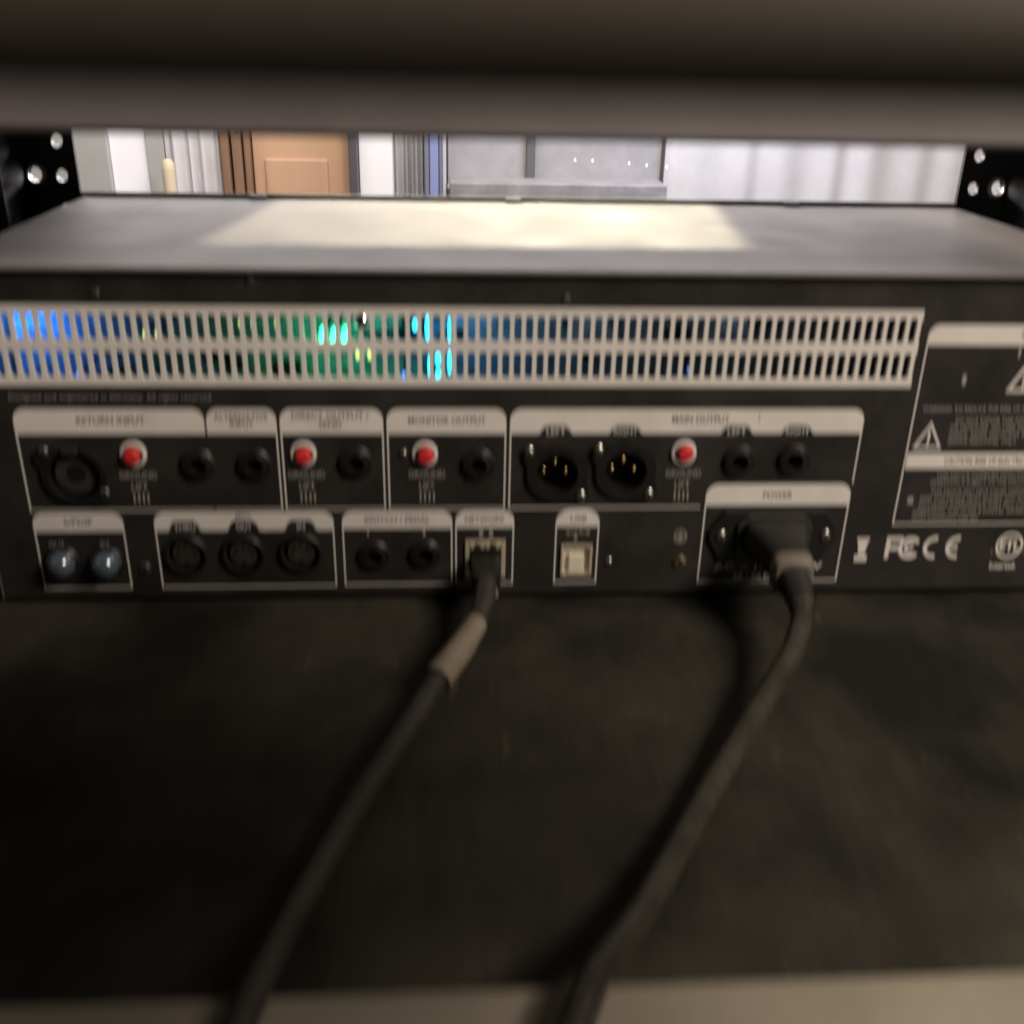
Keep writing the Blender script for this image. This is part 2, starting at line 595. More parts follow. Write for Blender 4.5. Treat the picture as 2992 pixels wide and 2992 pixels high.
def led(x, z, wx, wz, material, y=12.0, lightc=None, e=0.0):
    o = part('status_light', material, unit, lambda bm: lathe(bm, 0, 0, [(-1.2, 0.35), (-0.9, 0.75), (-0.3, 1.0), (1.0, 1.0)], n=16), smooth=50)
    for v in o.data.vertices:
        v.co.x *= wx
        v.co.z *= wz
    o.location = (x * MM, y * MM, z * MM)
    WORLD[o.name] = Vector(o.location)
    st = part('light_stem', 'chip', None, lambda bm: box(bm, x - 0.5, x + 0.5, y + 1.05, 45.9, z - 0.5, z + 0.5))
    put(st, o)
    if lightc:
        d = bpy.data.lights.new('status_glow', 'AREA')
        d.shape = 'DISK'
        d.size = 0.006
        d.energy = e
        d.color = lightc
        lo = bpy.data.objects.new('status_glow', d)
        lo.location = (x * MM, (y + 8.0) * MM, (z - 4) * MM)
        lo.rotation_euler = (math.radians(90 - 12), 0, 0)      # shines inward on to the board
        C.objects.link(lo)
        WORLD[lo.name] = Vector(lo.location)
        put(lo, o)
    return o


G, B_, CY = (0.05, 1, 0.4), (0.03, 0.25, 1), (0.05, 0.6, 1)
led(-45.2, -27.2, 1.3, 3.6, 'led_g', y=6, lightc=G, e=0.0022)
led(-40.9, -27.4, 1.5, 3.4, 'led_g', y=6, lightc=G, e=0.0022)
led(-36.9, -27.2, 1.4, 3.7, 'led_g', y=6, lightc=G, e=0.0016)
led(-44.7, -22.4, 0.5, 1.6, 'led_y')
led(-40.4, -22.4, 0.5, 1.6, 'led_y')
for x in (-33.1, -28.6):
    led(x, -35.2, 0.8, 1.9, 'led_y')
for x in (-23.2, -18.9):
    led(x, -35.2, 0.4, 1.4, 'led_y')
for x in (-76.1, -71.6):
    led(x, -23.6, 0.7, 1.5, 'led_y')
led(-63.1, -23.5, 0.4, 1.5, 'led_y')
for x in (-111.6, -107.1):
    led(x, -27.9, 0.6, 1.4, 'led_y')
led(-6.4, -25.0, 1.1, 4.6, 'led_c', lightc=CY, e=0.0012)
led(-11.2, -23.9, 1.1, 1.9, 'led_c')
led(1.7, -26.0, 0.6, 5.0, 'led_c', lightc=B_, e=0.0015)
led(-2.7, -37.2, 1.1, 2.2, 'led_c')
led(1.7, -38.5, 0.8, 4.4, 'led_c')
led(-6.3, -40.0, 0.35, 4.0, 'led_c')
led(-2.6, -43.2, 1.1, 2.0, 'led_c')
led(-15.9, -43.6, 0.6, 1.2, 'led_b')
led(-137.9, -43.9, 0.9, 1.2, 'led_b')
led(-168.5, -22, 1.0, 3.0, 'led_b', y=24, lightc=B_, e=0.015)
led(-158.0, -14, 1.0, 2.0, 'led_b', y=30, lightc=B_, e=0.010)
led(12.0, -9.0, 1.0, 2.0, 'led_b', y=26, lightc=(0.25, 0.5, 1), e=0.004)
led(60.0, -9.0, 1.0, 2.0, 'led_b', y=30, lightc=(0.5, 0.7, 1), e=0.0028)
led(120.0, -9.0, 1.0, 2.0, 'led_b', y=30, lightc=(0.5, 0.7, 1), e=0.0022)
led(96.0, -42.0, 0.9, 1.4, 'led_b', y=14)
part('round_metal_cap', 'chrome', unit, lambda bm: lathe(bm, -30.2, -19.2, [(-2.4, 0.3), (-2.2, 1.2), (-1.7, 2.1), (-0.9, 2.8), (-0.26, 3.0)], n=28), smooth=70)

# ------------------------------------------------------------------ printed sections


def header_pts(x0, x1, z0, z1, r, notches=()):
    """rounded top corners, plain or notched lower edge; counter-clockwise"""
    pts = [(x0, z0)]
    for cx, hwid, dep in sorted(notches):
        pts += [(cx - hwid - 1.4, z0), (cx - hwid - 0.4, z0 + 0.5), (cx - hwid + 0.5, z0 + dep * 0.65), (cx - hwid + 2.0, z0 + dep),
                (cx + hwid - 2.0, z0 + dep), (cx + hwid - 0.5, z0 + dep * 0.65), (cx + hwid + 0.4, z0 + 0.5), (cx + hwid + 1.4, z0)]
    pts += [(x1, z0)] + arc(x1 - r, z1 - r, r, 0, 90) + arc(x0 + r, z1 - r, r, 90, 180)
    return pts


LW = 0.55


def section(name, x0, x1, ztop, zhead, zbot, left=True, right=True, bottom=True, r=4.6, notches=(), rz=None, bx=None):
    h = part('header_strip', 'printw', unit, lambda bm: prism(bm, header_pts(x0, x1, zhead, ztop, r, notches), -0.18, -0.02))
    h['label'] = 'white printed header of the ' + name + ' section'
    if left:
        boxpart('frame_line', 'printw', h, x0, x0 + LW, -0.17, -0.02, zbot, zhead - 0.02)
    if right:
        boxpart('frame_line', 'printw', h, x1 - LW, x1, -0.17, -0.02, rz or zbot, zhead - 0.02)
    if bottom:
        b0, b1 = bx or (x0, x1)
        boxpart('frame_line', 'printw', h, b0 + (LW + .02 if left else 0), b1 - (LW + .02 if right and not bx else 0), -0.17, -0.02, zbot, zbot + 0.45)
    return h


def title(h, s, x, z, size=2.6, width=None, lines=1.0, thick=0.012):
    text(s, x, z, size, 'inkd', h, width, 0.26, thick=thick, lines=lines)


h = section('return input', -160.0, -90.4, -53.1, -62.9, -94.6, right=False)
title(h, 'RETURN INPUT', -124.7, -57.6, 2.7, 25)
h = section('alternative input', -89.6, -63.6, -53.1, -62.9, -94.6, left=False)
title(h, 'ALTERNATIVE\nINPUT', -76.6, -57.6, 2.3, 20, 0.95)
h = section('direct output', -62.4, -23.6, -53.1, -62.9, -94.6)
title(h, 'DIRECT OUTPUT /\nSEND', -43.5, -57.5, 2.5, 29, 0.95)
h = section('monitor output', -22.3, 23.3, -53.1, -62.9, -94.6)
title(h, 'MONITOR OUTPUT', 0.6, -57.6, 2.7, 29.5)
NX = (42.4, 69.5, 113.2, 137.3)
h = section('main output', 24.7, 163.2, -53.1, -62.9, -94.6, notches=[(x, 5.6, 3.2) for x in NX], rz=-84.0, bx=(24.7, 101.9))
title(h, 'MAIN OUTPUT', 98.5, -57.2, 2.7, 22.5)
text('I', 121.5, -56.6, 2.4, 'inkd', h, None, 0.26)
for x, s in zip(NX, ('LEFT', 'RIGHT', 'LEFT', 'RIGHT')):
    text(s, x, -62.0, 2.3, 'printw', unit, 7.4 if s == 'LEFT' else 9.4, 0.2, thick=0.01)
h = section('digital audio', -160.0, -125.6, -95.6, -103.4, -128.7)
title(h, 'S/PDIF', -142.7, -99.4, 2.6, 11)
text('OUT', -152.3, -109.0, 2.0, 'printd', unit, 6.0, 0.2, thick=0.01)
text('IN', -134.0, -109.0, 2.0, 'printd', unit, 3.2, 0.2, thick=0.01)
h = section('midi', -113.9, -44.3, -95.6, -103.4, -128.7, notches=[(x, 5.6, 4.4) for x in (-102.3, -79.5, -57.3)])
title(h, 'MIDI', -79.4, -97.2, 1.7, 5.6)
for x, s, wd in ((-102.2, 'THRU', 8.2), (-79.4, 'OUT', 6.2), (-57.2, 'IN', 3.0)):
    text(s, x, -101.8, 2.4, 'printw', unit, wd, 0.2, thick=0.01)
h = section('switch and pedal', -41.1, 2.5, -95.6, -103.0, -128.4)
title(h, 'SWITCH / PEDAL', -19.3, -99.3, 2.5, 26)
text('1', -31.0, -104.9, 2.2, 'printw', unit, None, 0.2, thick=0.01)
text('2', -8.8, -104.9, 2.2, 'printw', unit, None, 0.2, thick=0.01)
h = section('network', 3.7, 27.2, -95.6, -102.8, -128.4)
title(h, 'NETWORK', 15.4, -99.2, 2.4, 16)
part('port_symbol', 'printd', unit, lambda bm: (box(bm, 13.2, 14.8, -0.2, -0.02, -106.8, -104.0), box(bm, 17.2, 18.8, -0.2, -0.02, -106.8, -104.0)))
h = section('usb', 43.9, 61.6, -95.2, -102.6, -128.3, r=6.0)
title(h, 'USB', 53.0, -99.2, 2.4, 6.6)


def usb_sym(bm):
    box(bm, 49.5, 56.4, -0.2, -0.02, -105.5, -105.0)
    prism(bm, [(48.0, -105.25), (49.4, -106.2), (49.4, -104.3)], -0.2, -0.02)
    prism(bm, arc(57.2, -105.25, 0.8, 0, 337, 10), -0.2, -0.02)
    box(bm, 52.0, 52.4, -0.2, -0.02, -107.6, -105.52)
    box(bm, 51.4, 53.0, -0.2, -0.02, -108.6, -107.62)
    box(bm, 54.0, 54.4, -0.2, -0.02, -104.98, -103.6)


part('usb_symbol', 'printd', unit, usb_sym)
h = section('power', 103.8, 163.0, -84.6, -93.7, -128.6, r=5.0)
title(h, 'POWER', 132.9, -89.4, 2.7, 12)
text('AC ~ 100 - 240 V', 133.2, -121.6, 2.9, 'printw', unit, 45.5, 0.2, thick=0.01)
text('50 - 60 Hz', 127.5, -126.0, 2.6, 'printw', unit, 17.5, 0.35, thick=0.01)
# line above the sections, small grey print
text('Designed and engineered in Germany. All rights reserved', -123.4, -48.4, 1.9, 'printd', unit, 73, 0.2)

# right hand label
h = section('speaker', 182.5, 262.0, -19.6, -27.3, -102.8, r=4.6)
title(h, 'SPEAKER', 226.0, -23.4, 2.5, 14)
boxpart('caution_bar', 'printw', h, 183.4, 261.1, -0.17, -0.02, -78.0, -71.6)
text('CAUTION: RISK OF ELECTRIC SHOCK. DO NOT OPEN', 229.5, -74.8, 2.6, 'inkd', h, 61, 0.26, thick=0.01)


def warn(bm, cx, z0, wd, ht, t):
    o_ = [(cx - wd / 2, z0), (cx + wd / 2, z0), (cx, z0 + ht)]
    box(bm, cx - wd / 2 + t, cx + wd / 2 - t, -0.2, -0.02, z0, z0 + t)
    prism(bm, [(cx - wd / 2, z0), (cx - wd / 2 + t * 1.1, z0), (cx, z0 + ht - 2.1 * t), (cx, z0 + ht)], -0.2, -0.02)
    prism(bm, [(cx + wd / 2 - t * 1.1, z0), (cx + wd / 2, z0), (cx, z0 + ht), (cx, z0 + ht - 2.1 * t)], -0.2, -0.02)
    box(bm, cx - 0.45, cx + 0.45, -0.2, -0.02, z0 + 2.9, z0 + ht * 0.66)
    box(bm, cx - 0.45, cx + 0.45, -0.2, -0.02, z0 + 1.4, z0 + 2.3)


part('warning_triangle', 'printw', h, lambda bm: warn(bm, 190.6, -69.6, 12.0, 11.4, 0.9))
part('warning_triangle', 'printw', h, lambda bm: warn(bm, 224.0, -46.0, 13.0, 12.4, 1.2))
boxpart('port_mark', 'printd', h, 199.3, 200.9, -0.2, -0.02, -42.9, -39.4)
boxpart('port_mark', 'printd', h, 219.2, 220.2, -0.2, -0.02, -31.8, -28.4)
boxpart('bullet_square', 'printd', h, 187.0, 189.4, -0.2, -0.02, -93.3, -90.8)
ROWS = [(186, -53.0, 'WARNING: TO REDUCE THE RISK OF FIRE OR ELECTRIC SHOCK'), (200, -57.6, 'DO NOT EXPOSE THIS APPARATUS TO RAIN'),
        (198.5, -60.6, 'OR MOISTURE. NO USER SERVICEABLE PARTS'), (198.5, -63.6, 'INSIDE. REFER SERVICING TO QUALIFIED'),
        (198.5, -66.6, 'SERVICE PERSONNEL ONLY'), (197, -81.2, 'THIS DEVICE COMPLIES WITH PART 15 OF THE RULES'),
        (195, -84.2, 'OPERATION IS SUBJECT TO THE FOLLOWING TWO CONDITIONS'), (196, -88.2, 'THIS DEVICE MAY NOT CAUSE HARMFUL INTERFERENCE'),
        (192, -91.2, 'AND THIS DEVICE MUST ACCEPT ANY INTERFERENCE RECEIVED'), (192, -94.2, 'INCLUDING INTERFERENCE THAT MAY CAUSE UNDESIRED'),
        (190, -97.2, 'OPERATION. THIS CLASS B DIGITAL APPARATUS COMPLIES'), (190, -100.0, 'WITH CANADIAN ICES-003')]
for x, z, s in ROWS:
    wd = min(260.5 - x, len(s) * 1.28)
    text(s, x, z, 1.75, 'printd', h, wd, 0.2, align='LEFT', thick=0.012)
# approval marks


def bin_mark(bm):
    prism(bm, [(170.4, -116.2), (173.0, -116.2), (173.9, -110.2), (169.5, -110.2)], -0.2, -0.02)
    box(bm, 169.0, 174.4, -0.2, -0.02, -109.9, -109.0)
    box(bm, 169.0, 174.4, -0.2, -0.02, -119.4, -117.0)


part('bin_mark', 'printw', unit, bin_mark)


def fcc(bm):
    box(bm, 181.6, 183.4, -0.2, -0.02, -118.2, -108.6)
    box(bm, 183.42, 188.6, -0.2, -0.02, -110.4, -108.6)
    box(bm, 183.42, 187.0, -0.2, -0.02, -114.4, -112.7)
    ringseg(bm, 192.0, -113.6, 3.3, 5.0, 40, 320, -0.2, -0.02)
    ringseg(bm, 192.0, -113.6, 1.1, 2.4, 40, 320, -0.2, -0.02)


part('approval_mark', 'printw', unit, fcc)


def ce(bm):
    ringseg(bm, 202.6, -113.5, 3.4, 5.0, 80, 280, -0.2, -0.02)
    ringseg(bm, 212.2, -113.5, 3.4, 5.0, 80, 280, -0.2, -0.02)
    box(bm, 208.9, 212.4, -0.2, -0.02, -114.2, -112.8)


part('approval_mark', 'printw', unit, ce)


def etl(bm):
    ringseg(bm, 234.6, -113.0, 4.9, 5.9, 0, 359.9, -0.2, -0.02, 36)


e_ = part('listing_mark', 'printw', unit, etl)
text('ETL', 234.6, -113.0, 4.8, 'printw', e_, 8.6, 0.2, thick=0.03)
text('Intertek', 233.6, -122.4, 2.8, 'printw', e_, 11.5, 0.2, thick=0.015)
text('c', 227.6, -115.5, 2.2, 'printd', e_, None, 0.2)
text('us', 242.4, -115.5, 2.2, 'printd', e_, None, 0.2)
# ground terminal mark


def earth(bm):
    ringseg(bm, 95.1, -107.4, 2.2, 2.7, 0, 359.9, -0.2, -0.02, 24)
    box(bm, 94.85, 95.35, -0.2, -0.02, -107.2, -105.9)
    box(bm, 93.6, 96.6, -0.2, -0.02, -107.7, -107.22)
    box(bm, 94.1, 96.1, -0.2, -0.02, -108.5, -108.05)
    box(bm, 94.6, 95.6, -0.2, -0.02, -109.2, -108.8)


part('earth_mark', 'printd', unit, earth)
# ground lift captions
for x, z in REDS:
    text('GROUND', x + 0.7, -79.8, 2.3, 'printd', unit, 14.2, 0.2, thick=0.012)
    text('LIFT', x + 0.6, -84.6, 2.6, 'printd', unit, 6.2, 0.2, thick=0.012)
    part('switch_symbol', 'printd', unit, lambda bm: [box(bm, x - 2.2 + k * 1.75, x - 1.6 + k * 1.75, -0.2, -0.02, -91.2, -87.4) for k in range(4)])

# ------------------------------------------------------------------ sockets


def screw(x, z, r, material, parent, y0=-0.05, slot=True, name='screw'):
    s = part(name, material, parent, lambda bm: lathe(bm, x, z, [(y0 - 1.1, r * 0.35), (y0 - 1.0, r * 0.7), (y0 - 0.6, r * 0.95), (y0, r)], n=18), smooth=40)
    if slot:
        part('screw_slot', 'matte', s, lambda bm: box(bm, x - r * 0.13, x + r * 0.13, y0 - 1.2, y0 - 0.9, z - r * 0.6, z + r * 0.6))
    return s


def jack(x, z, r=6.6):
    s = part('jack_socket', 'plastic', unit, lambda bm: lathe(bm, x, z, [(-0.05, r), (-1.0, r), (-1.6, r - 0.6), (-1.6, 5.0), (-1.9, 4.8), (-2.1, 4.4), (-2.1, 3.2), (9, 3.1)], n=28, cap0=False), smooth=35)
    part('jack_nut', 'plastic', s, lambda bm: [lathe(bm, x, z, [(-1.7, 6.0), (-2.0, 6.0), (-2.0, 5.25), (-1.7, 5.25)], n=6, cap0=False, cap1=False)])
    part('jack_contact', 'dsteel', s, lambda bm: lathe(bm, x, z - 0.2, [(5, 3.0), (5, 2.2), (6.5, 2.2)], n=16, cap0=False, cap1=False))
    return s


for x, z in JACKS:
    jack(x, z)


def xlr_flange(bm, x, z, r):
    # D shaped plate: round with two lugs, upper left and lower right
    n = 48
    pts = []
    for k in range(n):
        a = 2 * math.pi * k / n
        rr = 12.0
        for la in (math.radians(140), math.radians(316)):
            d = abs((a - la + math.pi) % (2 * math.pi) - math.pi)
            rr = max(rr, 12.0 + 4.6 * max(0, math.cos(min(d * 3.4, math.pi / 2))))
        pts.append((rr * math.cos(a), rr * math.sin(a)))
    f0 = [bm.verts.new(((x + p[0]) * MM, -1.5 * MM, (z + p[1]) * MM)) for p in pts]
    f1 = [bm.verts.new(((x + p[0]) * MM, -0.05 * MM, (z + p[1]) * MM)) for p in pts]
    i0 = [bm.verts.new(((x + r * math.cos(2 * math.pi * k / n)) * MM, -1.5 * MM, (z + r * math.sin(2 * math.pi * k / n)) * MM)) for k in range(n)]
    i1 = [bm.verts.new(((x + r * math.cos(2 * math.pi * k / n)) * MM, 11 * MM, (z + r * math.sin(2 * math.pi * k / n)) * MM)) for k in range(n)]
    for k in range(n):
        j = (k + 1) % n
        bm.faces.new((f0[k], f0[j], i0[j], i0[k]))
        bm.faces.new((f0[k], f1[k], f1[j], f0[j]))
        bm.faces.new((i0[k], i0[j], i1[j], i1[k]))
    bm.faces.new(i1)


for x, z in XLRS:
    s = part('xlr_socket', 'plastic', unit, lambda bm: xlr_flange(bm, x, z, 8.2), smooth=35)
    for dx, dz in ((-1.0, 4.4), (-5.3, 0.7), (3.4, 0.4)):
        part('contact_pin', 'gold', s, lambda bm: lathe(bm, x + dx, z + dz - 0.3, [(1.0, 0.35), (1.4, 0.9), (10.9, 0.9)], n=12), smooth=50)
    for dx, dz in ((-11.4, 9.6), (9.6, -9.2)):
        screw(x + dx, z + dz, 2.0, 'steel', s, y0=-1.55)
x, z = COMBO
s = part('xlr_socket', 'plastic', unit, lambda bm: xlr_flange(bm, x, z, 9.8), smooth=35)
s['label'] = 'combo socket for plug or jack, lower left'
part('socket_core', 'grey', s, lambda bm: lathe(bm, x, z, [(2.0, 3.4), (1.2, 3.8), (1.2, 7.6), (1.8, 8.2), (10.8, 8.2)], n=28), smooth=35)
part('socket_hole', 'matte', s, lambda bm: lathe(bm, x, z, [(1.0, 3.2), (1.9, 3.2)], n=20))
part('release_tab', 'grey', s, lambda bm: box(bm, x - 3, x + 3, -2.6, -1.6, z + 9.4, z + 11.8), bevel=0.4)
for dx, dz in ((-9.4, 10.4), (10.8, -6.6)):
    screw(x + dx, z + dz, 2.0, 'dsteel', s, y0=-1.55)

for (x, z), (bx, bz, by) in zip(REDS, ((-0.45, -0.4, 0.0), (0.0, -0.5, 0.3), (0.35, -0.3, -0.2), (0.6, -0.1, 0.5))):
    s = part('ground_switch', 'ring', unit, lambda bm: lathe(bm, x, z, [(-0.05, 5.1), (-0.9, 5.0), (-1.2, 4.6), (-1.2, 3.85), (0.5, 3.8)], n=32, cap0=False, cap1=True), smooth=40)
    part('button_cap', 'red', s, lambda bm: lathe(bm, x + bx, z + bz, [(-3.0 + by, 0.5), (-2.9 + by, 2.2), (-2.7 + by, 2.9), (-2.1 + by, 3.2), (0.4, 3.25)], n=28), smooth=50)

for x, z in MIDI:
    s = part('midi_socket', 'plastic', unit, lambda bm: lathe(bm, x, z, [(-0.05, 8.9), (-1.0, 8.8), (-1.6, 8.2), (-1.6, 7.4), (6, 7.0)], n=36, cap0=False), smooth=40)
    part('socket_core', 'grey', s, lambda bm: lathe(bm, x, z, [(-0.2, 5.2), (0.3, 5.7), (5.9, 5.7)], n=28), smooth=40)
    for a in (0, 45, 90, 135, 180):
        part('contact_hole', 'matte', s, lambda bm: lathe(bm, x + 3.6 * math.cos(math.radians(a)), z + 3.6 * math.sin(math.radians(a)), [(-0.35, 0.75), (-0.15, 0.75)], n=10))
    part('socket_notch', 'matte', s, lambda bm: box(bm, x - 1, x + 1, -0.4, -0.1, z - 5.1, z - 3.6))

for x, z in RCA:
    s = part('phono_socket', 'plastic', unit, lambda bm: lathe(bm, x, z, [(-0.05, 6.9), (-1.4, 6.8), (-2.0, 6.2), (-2.0, 4.5), (0.0, 4.4)], n=30, cap0=False), smooth=40)
    part('dust_cap', 'cap', s, lambda bm: lathe(bm, x, z, [(-8.2, 0.3), (-8.0, 1.6), (-7.2, 3.2), (-5.8, 4.5), (-4.0, 5.2), (-2.1, 5.4)], n=32), smooth=60)
    part('metal_sleeve', 'chrome', s, lambda bm: lathe(bm, x, z, [(-2.4, 5.9), (-3.0, 5.8), (-3.0, 5.35), (-2.4, 5.35)], n=32, cap0=False, cap1=False), smooth=30)

screw(-119.7, -119.6, 2.4, 'dsteel', unit, name='panel_screw')
screw(66.4, -118.3, 1.5, 'steel', unit, slot=False, name='panel_screw')
screw(-16.2, -70.9, 1.5, 'steel', unit, slot=False, name='panel_screw')
screw(95.7, -119.2, 2.9, 'brass', unit, name='ground_screw')

# network port
s = part('network_port', 'tin', unit, lambda bm: [box(bm, 7.6, 9.4, -0.9, 12, -125.0, -108.6), box(bm, 22.1, 23.9, -0.9, 12, -125.0, -108.6),
                                                   box(bm, 9.42, 22.08, -0.9, 12, -111.0, -108.6), box(bm, 9.42, 22.08, -0.9, 12, -125.0, -123.4)], bevel=0.25)
boxpart('port_cavity', 'matte', s, 9.5, 22.0, 10, 11.5, -123.3, -111.1)
for k in range(6):
    boxpart('port_contact', 'gold' if k in (1, 4) else 'tin', s, 9.7 + k * 2.08, 11.2 + k * 2.08, -1.3, -0.95, -112.4 if k in (1, 4) else -111.6, -109.0)
# usb port
s = part('usb_port', 'tin', unit, lambda bm: [box(bm, 46.4, 47.5, -0.9, 10, -124.7, -111.0), box(bm, 58.2, 59.3, -0.9, 10, -124.7, -111.0),
                                               box(bm, 47.52, 58.18, -0.9, 10, -112.1, -111.0), box(bm, 47.52, 58.18, -0.9, 10, -124.7, -123.6)], bevel=0.25)
boxpart('port_cavity', 'ivory', s, 47.6, 58.1, 1.2, 9, -123.5, -112.2)
boxpart('port_tongue', 'ivory', s, 49.8, 56.0, -0.6, 1.15, -123.3, -115.4, bevel=0.3)
# power inlet


def inlet(bm):
    prism(bm, [(106.5, -108.6), (112, -119.0), (153.5, -119.0), (159.5, -108.6), (159.5, -104.4), (153.5, -95.6), (112, -95.6), (106.5, -104.4)], -1.6, -0.05)


s = part('power_inlet', 'plastic', unit, inlet, bevel=0.5)
for x in (111.4, 154.6):
    screw(x, -106.6, 2.2, 'steel', s, y0=-1.65)
part('inlet_collar', 'grey', s, lambda bm: prism(bm, [(117.6, -116.4), (148.2, -116.4), (148.2, -101), (144, -97.0), (121.8, -97.0), (117.6, -101)], -3.4, -1.62), bevel=0.4)

# ================================================================== CABLES
pw = thing('power_cord', 'thick black power cord plugged in under the POWER header', 'power cord', (131, -4, -115))


def section_ring(bm, secs):
    """secs: list of (x, y, z, halfw, halfh, round) rounded rectangles lofted along -y"""
    rings = []
    n = 24
    for (x, y, z, a, b, p) in secs:
        ring = []
        for k in range(n):
            t = 2 * math.pi * k / n
            c, s_ = math.cos(t), math.sin(t)
            ring.append(bm.verts.new(((x + a * math.copysign(abs(c) ** p, c)) * MM, y * MM, (z + b * math.copysign(abs(s_) ** p, s_)) * MM)))
        rings.append(ring)
    for a, b in zip(rings, rings[1:]):
        for k in range(n):
            bm.faces.new((a[k], a[(k + 1) % n], b[(k + 1) % n], b[k]))
    bm.faces.new(list(reversed(rings[0])))
    bm.faces.new(rings[-1])


part('plug_body', 'plastic', pw, lambda bm: section_ring(bm, [(132.9, -3.6, -106.8, 13.0, 8.2, .35), (132.9, -9, -106.9, 12.8, 8.1, .35),
     (132.9, -11.0, -107, 11.4, 7.6, .4), (132.9, -18, -107.4, 9.4, 7.2, .45), (132.7, -24, -108.0, 8.2, 7.0, .5), (132.6, -26, -108.4, 7.6, 6.6, .55)]), smooth=40)
part('plug_rim', 'boot', pw, lambda bm: section_ring(bm, [(132.6, -26.1, -108.6, 7.9, 7.0, .5), (132.5, -27.2, -108.8, 8.3, 7.4, .5), (132.4, -31, -109.6, 8.0, 7.2, .5), (132.3, -32.4, -110.0, 7.0, 6.4, .55)]), smooth=40)
bt = part('strain_relief', 'grey', pw, lambda bm: section_ring(bm, [(132.2, -32.5, -110.2, 5.9, 5.6, .8), (132.1, -37, -111.2, 5.6, 5.4, .9), (131.9, -43, -112.6, 5.2, 5.1, .95), (131.0, -49, -114.4, 4.8, 4.8, 1.0)]), smooth=40)
for k in range(3):
    y = -35.0 - k * 4.4
    part('relief_rib', 'plastic', bt, lambda bm: section_ring(bm, [(132.0, y, -110.8 - k * 1.0, 6.0 - k * .3, 5.9 - k * .2, .85), (131.9, y - 1.5, -111.2 - k * 1.0, 5.9 - k * .3, 5.8 - k * .2, .85)]), smooth=40)
part('cord', 'cable', pw, lambda bm: tube(bm, [(131.6, -45, -112.6), (129.6, -53, -115), (125.8, -61, -117.4), (119.6, -71.8, -120.4), (102.1, -94.4, -127), (80.8, -125, -131.3),
     (63.6, -152.7, -131.4), (48.6, -178.2, -128.5), (34.8, -200.8, -121.6), (27.7, -216.7, -119.4), (19.9, -236, -121), (12, -262, -128)], 4.0), smooth=60)

nc = thing('network_cable', 'black network cable with tan sleeve running from the network port', 'network cable', (16, -6, -117))
part('plug', 'plastic', nc, lambda bm: section_ring(bm, [(15.8, 6, -118.4, 5.8, 4.6, .3), (15.8, -6, -118.5, 5.9, 4.6, .3), (15.7, -12, -118.8, 5.9, 4.6, .35), (15.4, -18, -119.4, 5.2, 4.4, .5)]), smooth=40)
part('latch_tab', 'sleeve', nc, lambda bm: prism(bm, [(10.0, -124.6), (20.0, -121.2), (20.0, -120.2), (16.0, -120.6), (10.0, -123.6)], -24.0, -18.6), bevel=0.3)
part('boot', 'grey', nc, lambda bm: tube(bm, [(15.4, -17.5, -118.4), (14.6, -25, -119.8), (12.8, -35, -121.4), (10.8, -42, -122.6)], lambda t: 4.4 - 0.6 * t, flat=0.95), smooth=60)
part('sleeve', 'sleeve', nc, lambda bm: tube(bm, [(11.0, -41.4, -122.5), (7.6, -48.8, -124.0), (4.2, -55.9, -125.4), (-3.6, -70.6, -127.6)], lambda t: 4.3 + 1.1 * t), smooth=60)
part('cable', 'cable2', nc, lambda bm: tube(bm, [(-2.6, -68.6, -127.3), (-10.8, -88.1, -129.8), (-20, -110, -131.6), (-27.7, -130.7, -132.2), (-37.6, -164.6, -130.8), (-42.4, -194.2, -123.5),
     (-45.2, -211.1, -121.0), (-46.7, -228, -121.5), (-48, -256, -128)], 3.75), smooth=60)

# ================================================================== FAR ROOM seen through the gap
ZB, ZT = -760, 900


def slab(name, material, label, cat, x0, x1, y0=1560, y1=1599, z0=ZB, z1=ZT, group=None, bevel=2):
    o = part(name, material, None, lambda bm: box(bm, x0, x1, y0, y1, z0, z1), bevel=bevel)
    return tag(o, label, cat, group)


def folds(name, material, label, cat, x0, x1, amp, n, y=1560, z0=ZB, z1=ZT, group=None, seed=1):
    rnd = random.Random(seed)
    bm = bmesh.new()
    N = n * 10
    ph = [rnd.uniform(0.6, 1.5) for _ in range(n + 1)]
    cols = []
    for k in range(N + 1):
        t = k / N
        a = t * n
        i = min(int(a), n - 1)
        dy = amp * (ph[i] * (1 - (a - i)) + ph[i + 1] * (a - i)) * math.sin(2 * math.pi * a + 0.6 * math.sin(3.1 * a))
        x = x0 + (x1 - x0) * t
        cols.append([bm.verts.new((x * MM, (y + dy + d) * MM, z * MM)) for d in (0, 3) for z in (z0, z1)])
    for a, b in zip(cols, cols[1:]):
        bm.faces.new((a[0], b[0], b[1], a[1]))
        bm.faces.new((a[2], a[3], b[3], b[2]))
        bm.faces.new((a[0], a[2], b[2], b[0]))
        bm.faces.new((a[1], b[1], b[3], a[3]))
    for c in (cols[0], cols[-1]):
        bm.faces.new((c[0], c[1], c[3], c[2]))
    o = finish(name, bm, material, smooth=50)
    return tag(o, label, cat, group)


